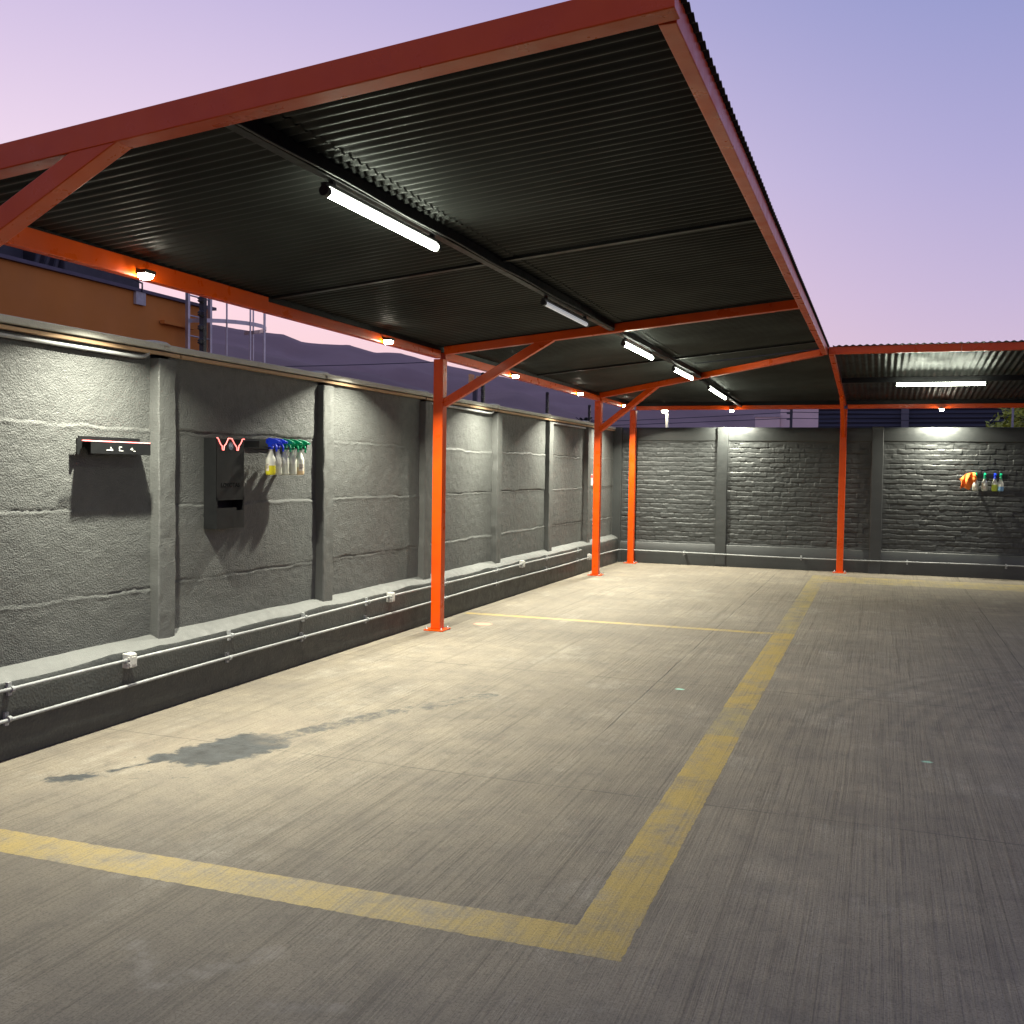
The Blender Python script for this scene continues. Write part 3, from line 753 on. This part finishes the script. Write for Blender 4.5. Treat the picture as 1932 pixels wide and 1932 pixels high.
text_mesh('OC', .026, 5.946, 1.69, xf + .0035, simple('badge_letters', (.34, .38, .46), .4), 'badge_letters', dp)
text_mesh('LOYOTAS', .042, 5.94, 1.418, xf + .001, simple('gloss_black_lettering', (.002, .002, .002), .2), 'lettering', dp, 1.15)

# ------------------------------------------------------------------ spray bottles
def bottle_mat(name, liquid, level, body=(.66, .68, .60)):
    g = G(name); z = g.sepxyz(g.objco())[2]
    f_ = g.mrange(z, level - .003, level + .003, 1, 0)
    n = g.noise(g.objco(), 25, 3)
    g.base(g.mix(f_, g.mix(n, tuple(x * .9 for x in body), body), liquid))
    g.rough(.32); g.p.inputs['Subsurface Weight'].default_value = .12; g.p.inputs['Subsurface Radius'].default_value = (.02, .02, .015)
    return g.m
HB = simple('blue_trigger_plastic', (.012, .045, .62), .32); HG = simple('green_trigger_plastic', (.0, .30, .14), .32)
B_Y = bottle_mat('milky_bottle_yellow_liquid', (.55, .50, .02), -.02)
B_C = bottle_mat('milky_bottle_clear_liquid', (.50, .52, .44), -.005)
B_P = bottle_mat('milky_bottle_peach_liquid', (.66, .50, .28), -.03)
B_L = bottle_mat('milky_bottle_lime_liquid', (.45, .55, .06), .01)
B_B = bottle_mat('milky_bottle_blue_liquid', (.16, .32, .50), -.02)
INK = simple('label_ink', (.10, .09, .09), .6); STK = simple('label_paper', (.66, .60, .50), .6)
HOOK = .0
def bottle(x, y, z, head, body, label, rot=0., sticker=None, tilt=0.):
    """z = bottom of bottle; nozzle points along +x before rotation"""
    t = thing('spray_bottle', (x, y, z + .09), label, 'spray bottle', 'trigger spray bottles hung on the wall racks')
    prof = [(.030, z), (.038, z + .004), (.0405, z + .014), (.0395, z + .09), (.040, z + .115), (.036, z + .128), (.029, z + .142), (.021, z + .165), (.0165, z + .18), (.0165, z + .196)]
    MB().lathe(prof, x, y, 24, .8, 1.05).build('bottle', body, t)
    m = MB(); m.lathe([(.0195, z + .19), (.0205, z + .194), (.0205, z + .212), (.013, z + .216), (.012, z + .224)], x, y, 18)
    m.build('collar', head, t)
    prof = [(-.036, z + .236), (-.034, z + .262), (-.01, z + .274), (.04, z + .266), (.078, z + .250), (.078, z + .232), (.045, z + .232), (.030, z + .226), (.014, z + .214), (-.014, z + .214), (-.020, z + .226)]
    MB().prism([(x + a, b) for a, b in prof], 'y', y - .013, y + .013).build('spray_head', head, t, bevel=.004)
    MB().prism([(x + .022, z + .232), (x + .045, z + .232), (x + .057, z + .205), (x + .055, z + .172), (x + .046, z + .172), (x + .046, z + .2), (x + .03, z + .222)], 'y', y - .006, y + .006).build('trigger', head, t, bevel=.002)
    MB().tube([(x + .078, y, z + .241), (x + .088, y, z + .241)], .0085, 10).build('nozzle', head, t)
    if sticker:
        m = MB(); pr = [(.0412, z + .03), (.0408, z + .085)]; a0, a1 = sticker
        k = 8; A = [a0 + (a1 - a0) * i / k for i in range(k + 1)]
        vs = [(x + r * .8 * math.cos(a), y + r * 1.05 * math.sin(a), zz) for r, zz in pr for a in A]
        m.add(vs, [(i, i + 1, k + 2 + i, k + 1 + i) for i in range(k)]); m.build('label_sticker', STK, t, fixn=False)
        m = MB()
        for zz, a_, b_ in ((z + .075, .1, .9), (z + .066, .1, .8), (z + .056, .1, .9), (z + .048, .1, .6)):
            A2 = [a0 + (a1 - a0) * (a_ + (b_ - a_) * i / 5) for i in range(6)]; r = .0418
            vs = [(x + r * .8 * math.cos(a), y + r * 1.05 * math.sin(a), q) for q in (zz, zz + .004) for a in A2]
            m.add(vs, [(i, i + 1, 7 + i, 6 + i) for i in range(5)])
        m.build('label_print', INK, t, fixn=False)
    t.rotation_euler = (0, tilt, rot)
    return t
rk = thing('bottle_rack', (-4.37, 6.58, 1.7), 'black rack bar behind the five spray bottles beside the dispenser', 'rack')
MB().box(-4.362, -4.357, 6.22, 6.86, 1.685, 1.755).build('back_plate', BLACK, rk)
m = MB().box(-4.245, -4.215, 6.215, 6.86, 1.690, 1.696)
m.build('front_bar', BLACK, rk)
for y in (6.22, 6.86): MB().box(-4.356, -4.215, y - .003, y + .003, 1.69, 1.735).build('arm', BLACK, rk)
bx = -4.27
ZB = 1.49
bottle(bx + .04, 6.385, ZB, HB, B_Y, 'blue-topped spray bottle with yellow liquid, end of the rack by the dispenser', sticker=(-1.9, -1.2))
bottle(bx + .03, 6.487, ZB + .001, HB, B_C, 'blue-topped cloudy spray bottle second from the dispenser')
bottle(bx + .03, 6.585, ZB + .001, HG, B_C, 'green-topped cloudy spray bottle in the middle of the rack of five')
bottle(bx + .03, 6.69, ZB + .001, HG, B_C, 'green-topped cloudy spray bottle fourth from the dispenser')
bottle(bx + .03, 6.795, ZB + .001, HG, B_P, 'green-topped spray bottle with a printed peach label farthest from the dispenser', sticker=(-1.1, .3))
# second rack on the brick wall
rk2 = thing('bottle_rack', (1.5, 17.0, 1.56), 'black rack bar on the brick wall holding four bottles and a cloth', 'rack')
MB().box(1.28, 1.79, 16.99, 16.996, 1.53, 1.60).build('back_plate', BLACK, rk2)
MB().box(1.28, 1.79, 16.86, 16.885, 1.548, 1.555).build('front_bar', BLACK, rk2)
for x in (1.283, 1.787): MB().box(x - .003, x + .003, 16.885, 16.99, 1.548, 1.60).build('arm', BLACK, rk2)
ZR = 1.345
for x, hd, bd, lb, st in ((1.335, HG, B_C, 'spray bottle half hidden behind the orange cloth', (-.4, .5)), (1.46, HG, B_C, 'green-topped milky spray bottle alone beside the orange cloth', (-.5, .3)),
                      (1.60, HB, B_L, 'blue-topped spray bottle of lime liquid on the brick wall', None), (1.68, HG, B_B, 'green-topped spray bottle of blue liquid on the brick wall', None)):
    bottle(x, 16.90, ZR, hd, bd, lb, rot=rad(-90), sticker=st)
# orange microfibre cloth draped on the rack end
CL = simple('orange_microfibre', (.85, .20, .03), .9, bump=.6, bscale=220)
us = np.linspace(0, 1, 40); vs_ = np.linspace(0, 1, 40); U, V_ = np.meshgrid(us, vs_)
top = 1.625 - .045 * np.abs(U - .8) ** 1.1 * 1.6 - .05 * (U < .25) * (.25 - U) * 4
bot = 1.375 + .13 * np.clip((U - .45) / .55, 0, 1) ** 1.2 + .02 * np.sin(U * 9)
Xc = 1.12 + .21 * U + .02 * (V_ - .5) * (1 - U) + .012 * np.sin(V_ * 5 + U * 4)
Zc = top * (1 - V_) + bot * V_
Yc = 16.845 - .022 * np.sin(U * 13 + V_ * 3) - .012 * np.sin(U * 23 - V_ * 6) - .035 * np.sin(V_ * 3.1)
cl = grid_obj('cloth', Xc, Yc, Zc, CL)
s_ = cl.modifiers.new('thick', 'SOLIDIFY'); s_.thickness = .006
tag(cl, 'crumpled orange microfibre cloth hanging on the brick wall rack', 'cloth')
# small notice on the side wall
nt = thing('notice', (-4.34, 15.56, 1.42), 'small white notice on the side wall behind the far column', 'sign')
MB().box(-4.352, -4.345, 15.49, 15.63, 1.33, 1.51).build('board', WHITEP, nt)
MB().box(-4.345, -4.343, 15.50, 15.62, 1.455, 1.495).build('red_band', simple('red_print', (.6, .05, .04), .5), nt)

# ------------------------------------------------------------------ electric fence posts on the side wall
def fence_post(x, y, z, h, label):
    t = thing('fence_post', (x, y, z), label, 'fence post', 'black electric fence posts on the wall top')
    MB().box(x - .018, x + .018, y - .02, y + .02, z, z + h).build('upright', BLACKP, t, bevel=.002)
    k = int(h / .085)
    for i in range(k):
        q = z + .05 + i * (h - .07) / max(1, k - 1)
        MB().lathe([(.012, q - .022), (.028, q - .008), (.018, q), (.028, q + .008), (.012, q + .022)], x + .012, y - .036, 10).build('insulator', BLACKP, t)
    return t
fence_post(-4.5, 5.95, 2.27, .455, 'black electric fence post in front of the orange building')
fence_post(-4.5, 11.24, 2.27, .435, 'black electric fence post partly hidden by the middle brace')
fence_post(-4.5, 13.70, 2.27, .395, 'black electric fence post against the hills')
fence_post(-4.5, 15.9, 2.27, .36, 'black electric fence post beside the far column and palm')

# ------------------------------------------------------------------ neighbouring building
OB = simple('burnt_orange_render', (.60, .22, .035), .8, scale=.7, var=.12)
BLU = simple('blue_grey_coping', (.10, .09, .12), .6)
DKG = simple('dark_grey_metal', (.045, .046, .055), .6)
b = thing('neighbour_building', (-12, 5, 0), 'flat-roofed burnt orange building beyond the side wall', 'building')
MB().box(-20, -10, -14, 13.42, 0, 4.0).build('wall', OB, b)
MB().box(-20.06, -9.94, -14.06, 13.48, 4.0, 4.045).build('parapet_coping', BLU, b)
MB().box(-9.98, -9.9, 12.2, 12.9, 3.62, 3.67).build('ledge', OB, b)
m = MB().box(-9.995, -9.95, 11.66, 11.86, 3.82, 4.0); m.build('junction_box', WHITEP, b)
MB().box(-9.995, -9.9, 11.0, 11.5, 3.0, 3.05).build('vent', DKG, b)
ac = thing('rooftop_unit', (-11.5, 10, 4.1), 'dark duct and air handling units on the orange building roof', 'air conditioner')
MB().box(-12.6, -10.3, 10.7, 12.15, 4.10, 4.62).build('unit_body', DKG, ac, bevel=.02)
MB().box(-13, -10.7, 6.0, 10.4, 4.12, 4.95).build('duct', DKG, ac, bevel=.02)
for yy in (6.5, 8.2, 9.9, 11.1, 12.3): MB().box(-10.98, -10.92, yy, yy + .08, 4.1, 4.24).build('support', GALV, ac)
for k in range(3):
    MB().tube([(-10.4, 10.3 + k * .16, 4.12), (-10.35, 10.35 + k * .16, 4.4), (-10.4, 10.6 + k * .16, 4.52), (-10.6, 10.9 + k * .16, 4.52)], .03, 8).build('hose', DKG, ac)
MB().tube([(-10.1, 11.2, 4.3), (-10.0, 11.5, 4.2), (-9.93, 11.76, 4.12), (-9.93, 11.76, 4.0)], .014, 8).build('cable', DKG, ac)
# rooftop ladder with safety cage
ld = thing('cage_ladder', (-9.8, 13.2, 2), 'grey steel roof ladder with safety cage at the orange building end', 'ladder')
for y in (12.62, 13.15): MB().beam((-9.82, y, 2.2), (-9.82, y, 4.75), .05, .05, (1, 0, 0)).build('rail', GALV, ld)
for z in np.arange(2.3, 4.7, .3): MB().tube([(-9.82, 12.62, z), (-9.82, 13.15, z)], .012, 8).build('rung', GALV, ld)
hoop = [(-9.82 + .62 * math.sin(a), 12.885 + .36 * math.cos(a) * (-1) + .26, 0) for a in np.linspace(0, math.pi, 12)]
for z in (3.05, 3.72, 4.55):
    m = MB(); P0 = [(-9.82 + .75 * math.sin(a), 13.35 - .70 * math.cos(a), z) for a in np.linspace(0, math.pi, 14)]
    for p, q in zip(P0[:-1], P0[1:]): m.beam(p, q, .008, .06)
    m.build('cage_hoop', GALV, ld)
for a in np.linspace(.25, math.pi - .25, 6):
    p = (-9.82 + .75 * math.sin(a), 13.35 - .70 * math.cos(a)); MB().beam((p[0], p[1], 2.2), (p[0], p[1], 4.9), .03, .01, (1, 0, 0)).build('cage_bar', GALV, ld)

# ------------------------------------------------------------------ beyond the back wall
PK = simple('pale_pink_render', (.82, .64, .58), .8, scale=.4)
DS = G('ribbed_dark_cladding'); v = DS.pos(); zz = DS.sepxyz(v)[2]
wv_ = DS.math('SINE', DS.math('MULTIPLY', zz, 60.)); DS.base(DS.mix(DS.mrange(wv_, -1, 1), (.022, .023, .035), (.035, .036, .05))); DS.rough(.5); DS.bump(wv_, .6, .02); DS = DS.m
pb = thing('pink_building', (-3.5, 46, 0), 'pale pink building with a parapet step beyond the brick wall', 'building')
MB().box(-4.2, -2.46, 45, 50, 0, 4.9).build('tower_wall', PK, pb)
MB().box(-5.25, -4.21, 44.9, 50, 0, 4.02).build('low_wall', PK, pb)
MB().box(-5.3, -4.21, 44.85, 45.0, 4.02, 4.12).build('parapet', simple('pale_trim', (.5, .42, .42), .7), pb)
ds = thing('dark_shed', (6, 27, 0), 'dark ribbed metal shed behind the brick wall', 'shed')
MB().box(-1.52, 18, 26, 33, 0, 3.75).build('cladding', DS, ds)
MB().box(.38, .55, 25.86, 25.99, 0, 3.3).build('downpipe', simple('grey_paint', (.12, .12, .13), .6), ds)
up = thing('utility_pole', (-2.0, 24, 0), 'thin dark utility pole in front of the pink building', 'pole')
MB().tube([(-2.0, 24, 0), (-2.0, 24, 4.6)], [.035, .028], 8).build('shaft', DKG, up)
for z in (2.82, 2.95, 3.05): MB().box(-2.1, -2.03, 23.96, 24.04, z - .015, z + .015).build('bracket', DKG, up)
up2 = thing('utility_pole', (2.95, 24, 0), 'grey pole between the dark shed and the tree', 'pole')
MB().tube([(2.2, 20.5, 0), (2.2, 20.5, 3.0)], .02, 8).build('shaft', simple('pole_grey', (.3, .3, .32), .6), up2)
up2.location = (2.2, 20.5, 0); up2.children[0].location = (0, 0, 0); 
for vtx in up2.children[0].data.vertices: vtx.co.x += 2.95 - 2.2; vtx.co.y += 24 - 20.5
def wire(a, b, sag, label, r=.008):
    pts = [Vector(a).lerp(Vector(b), t) - Vector((0, 0, sag * 4 * t * (1 - t))) for t in np.linspace(0, 1, 16)]
    tag(MB().tube(pts, r, 5).build('overhead_wire', DKG), label, 'wire', 'overhead wires beyond the walls')
wire((-2.0, 24, 2.98), (-16, 25.2, 2.74), .12, 'upper wire from the utility pole towards the hills')
wire((-2.0, 24, 2.84), (-16, 25.2, 2.52), .05, 'lower wire from the utility pole towards the hills')
wire((-2.0, 24, 2.98), (12, 24.6, 2.9), .06, 'upper wire crossing in front of the dark shed')
wire((-2.0, 24, 2.84), (12, 24.6, 2.76), .06, 'lower wire crossing in front of the dark shed')
wire((-60, 60, 9.0), (-10, 75, 11.2), .8, 'faint high wire strung across the pink sky over the hills', .03)
# lamp on a white post just behind the wall
lp = thing('post_lamp', (-3.85, 19, 0), 'small lit lamp on a slim white post behind the brick wall', 'lamp')
MB().tube([(-3.85, 19, 0), (-3.85, 19, 2.66)], .032, 10).build('post', simple('white_paint', (.75, .74, .68), .5), lp)
hd_ = MB().lathe([(.02, 2.67), (.055, 2.685), (.065, 2.72), (.05, 2.755), (.015, 2.765)], -3.90, 19, 14); hd_.build('lamp_globe', emis('warm_globe', (1, .86, .55), 14), lp)
ldt = bpy.data.lights.new('globe_lamp', 'POINT'); ldt.energy = 8; ldt.color = (1, .9, .65); ldt.shadow_soft_size = .03
lo = bpy.data.objects.new('globe_lamp', ldt); col.objects.link(lo); lo.parent = lp; lo.location = (-.05 + .02, -.12, 2.70)

# ------------------------------------------------------------------ vegetation
LEAFL = G('lamplight_tinted_leaves'); LEAFL.base(LEAFL.mix(LEAFL.noise(LEAFL.pos(), 7, 3), (.22, .30, .04), (.60, .62, .07))); LEAFL.rough(.5); LEAFL = LEAFL.m  # leaves brightened in colour to replace lamp light on the tree
LEAFD = simple('dark_palm_leaf', (.02, .028, .02), .7)
BARK = simple('brown_bark', (.09, .065, .045), .9)
def leafy_tree(x, y, h, r, n, label, size=.09):
    t = thing('leafy_tree', (x, y, 0), label, 'tree')
    m = MB().tube([(x, y, 0), (x + .05, y, h * .45), (x - .04, y, h * .72)], [.12, .08, .05], 10)
    for k in range(7):
        a = k * .9; m.tube([(x, y, h * .5 + .05 * k), (x + r * .5 * math.cos(a), y + r * .5 * math.sin(a), h * .78 + .04 * k), (x + r * .8 * math.cos(a), y + r * .8 * math.sin(a), h * .86)], [.045, .025, .01], 6)
    m.build('trunk', BARK, t)
    m = MB(); R = random.Random(int(x * 10) + 5)
    cl_ = [(R.uniform(-1, 1) * r * .8, R.uniform(-1, 1) * r * .8, R.uniform(-.28, .30) * h * .6) for _ in range(26)]
    for _ in range(n):
        c_ = R.choice(cl_); d = Vector((R.gauss(0, 1), R.gauss(0, 1), R.gauss(0, .8))); d.normalize(); d *= r * .3 * R.random() ** .5
        p = Vector((x + c_[0], y + c_[1], h * .80 + c_[2])) + d
        a = Vector((R.gauss(0, 1), R.gauss(0, 1), R.gauss(0, .6))).normalized(); bb = a.orthogonal().normalized(); s_ = size * R.uniform(.6, 1.3)
        m.add([p - a * s_, p + bb * s_ * .45, p + a * s_, p - bb * s_ * .45], [(0, 1, 2, 3)])
    m.build('crown', LEAFL, t, fixn=False)
leafy_tree(3.1, 21.6, 3.2, 1.3, 6000, 'leafy yellow-green tree rising over the brick wall by the shed', .07)
# lamp light on the tree is in its leaf colour; palm in the distance
pt = thing('palm_tree', (-30, 104, 0), 'dark palm tree silhouette beyond the far corner of the side wall', 'tree')
MB().tube([(-30, 104, 0), (-30.1, 104, 3.2), (-30, 104, 6.3)], [.35, .28, .25], 10).build('trunk', BARK, pt)
m = MB(); R = random.Random(3)
for k in range(34):
    a = R.uniform(0, 2 * math.pi); el = R.uniform(-.35, 1.25); L = R.uniform(1.4, 1.9)
    pts = []
    for i in range(8):
        t_ = i / 7; rr_ = L * t_; pts.append(Vector((-30 + math.cos(a) * rr_ * math.cos(el), 104 + math.sin(a) * rr_ * math.cos(el), 6.3 + rr_ * math.sin(el) - .55 * t_ * t_ * L * .6)))
    for i in range(7):
        p, q = pts[i], pts[i + 1]; d = (q - p).normalized(); s_ = d.cross(Vector((0, 0, 1))).normalized()
        for sd in (-1, 1):
            for u_ in (0, .5):
                o_ = p.lerp(q, u_); w_ = .42 * (1 - .6 * i / 7)
                m.add([o_, o_ + s_ * sd * w_ + d * .18 - Vector((0, 0, .10)), o_ + d * .13], [(0, 1, 2)])
m.build('crown', LEAFD, pt, fixn=False)
# small tower on the hillside, its orange light put into the colour
tw = thing('hill_tower', (-40, 98, 0), 'tiny orange lit tower standing before the hills', 'tower')
TWM = simple('orange_light_tint', (.75, .42, .16), .8)
MB().box(-40.35, -39.95, 97.9, 98.3, 0, 10.2).build('mast', DKG, tw); MB().box(-40.7, -39.6, 97.6, 98.6, 10.2, 10.9).build('tower_body', TWM, tw)
MB().box(-40.7, -40.45, 97.6, 98.6, 10.9, 11.5).build('battlement', TWM, tw); MB().box(-39.85, -39.6, 97.6, 98.6, 10.9, 11.3).build('battlement', TWM, tw)

# ------------------------------------------------------------------ hills
def hills(name, pts, dist, depth, seed, mat, label, rough_):
    az = np.radians(np.linspace(-100, 70, 900)); ks = np.array(pts); el = np.interp(np.degrees(az), ks[:, 0], ks[:, 1])
    rows = 26; X = []; Y = []; Z = []
    a2 = az * dist
    det = (fbm(a2, a2 * 0, dist * .05, seed, 5) - .5) * dist * rough_
    crest = 1.55 + el * dist + det
    for i in range(rows):
        t_ = i / (rows - 1); d = dist - depth * (1 - t_)
        n_ = (fbm(a2, a2 * 0 + t_ * depth, dist * .07, seed + 9, 5) - .5) * crest * .30 * math.sin(math.pi * t_) 
        z = crest * (t_ ** 1.15) + n_
        X.append(np.sin(az) * d); Y.append(np.cos(az) * d); Z.append(z)
    X.append(np.sin(az) * (dist + 300)); Y.append(np.cos(az) * (dist + 300)); Z.append(crest * .5)
    tag(grid_obj(name, np.array(X), np.array(Y), np.array(Z), mat), label, 'hill', kind='structure')
HM = simple('haze_tinted_hillside', (.30, .205, .18), .95, scale=.004, var=.12)  # colour lifted to stand in for haze over the distance
HM2 = simple('haze_tinted_foothill', (.24, .165, .14), .95, scale=.006, var=.15)  # foothills carry the haze in their colour too
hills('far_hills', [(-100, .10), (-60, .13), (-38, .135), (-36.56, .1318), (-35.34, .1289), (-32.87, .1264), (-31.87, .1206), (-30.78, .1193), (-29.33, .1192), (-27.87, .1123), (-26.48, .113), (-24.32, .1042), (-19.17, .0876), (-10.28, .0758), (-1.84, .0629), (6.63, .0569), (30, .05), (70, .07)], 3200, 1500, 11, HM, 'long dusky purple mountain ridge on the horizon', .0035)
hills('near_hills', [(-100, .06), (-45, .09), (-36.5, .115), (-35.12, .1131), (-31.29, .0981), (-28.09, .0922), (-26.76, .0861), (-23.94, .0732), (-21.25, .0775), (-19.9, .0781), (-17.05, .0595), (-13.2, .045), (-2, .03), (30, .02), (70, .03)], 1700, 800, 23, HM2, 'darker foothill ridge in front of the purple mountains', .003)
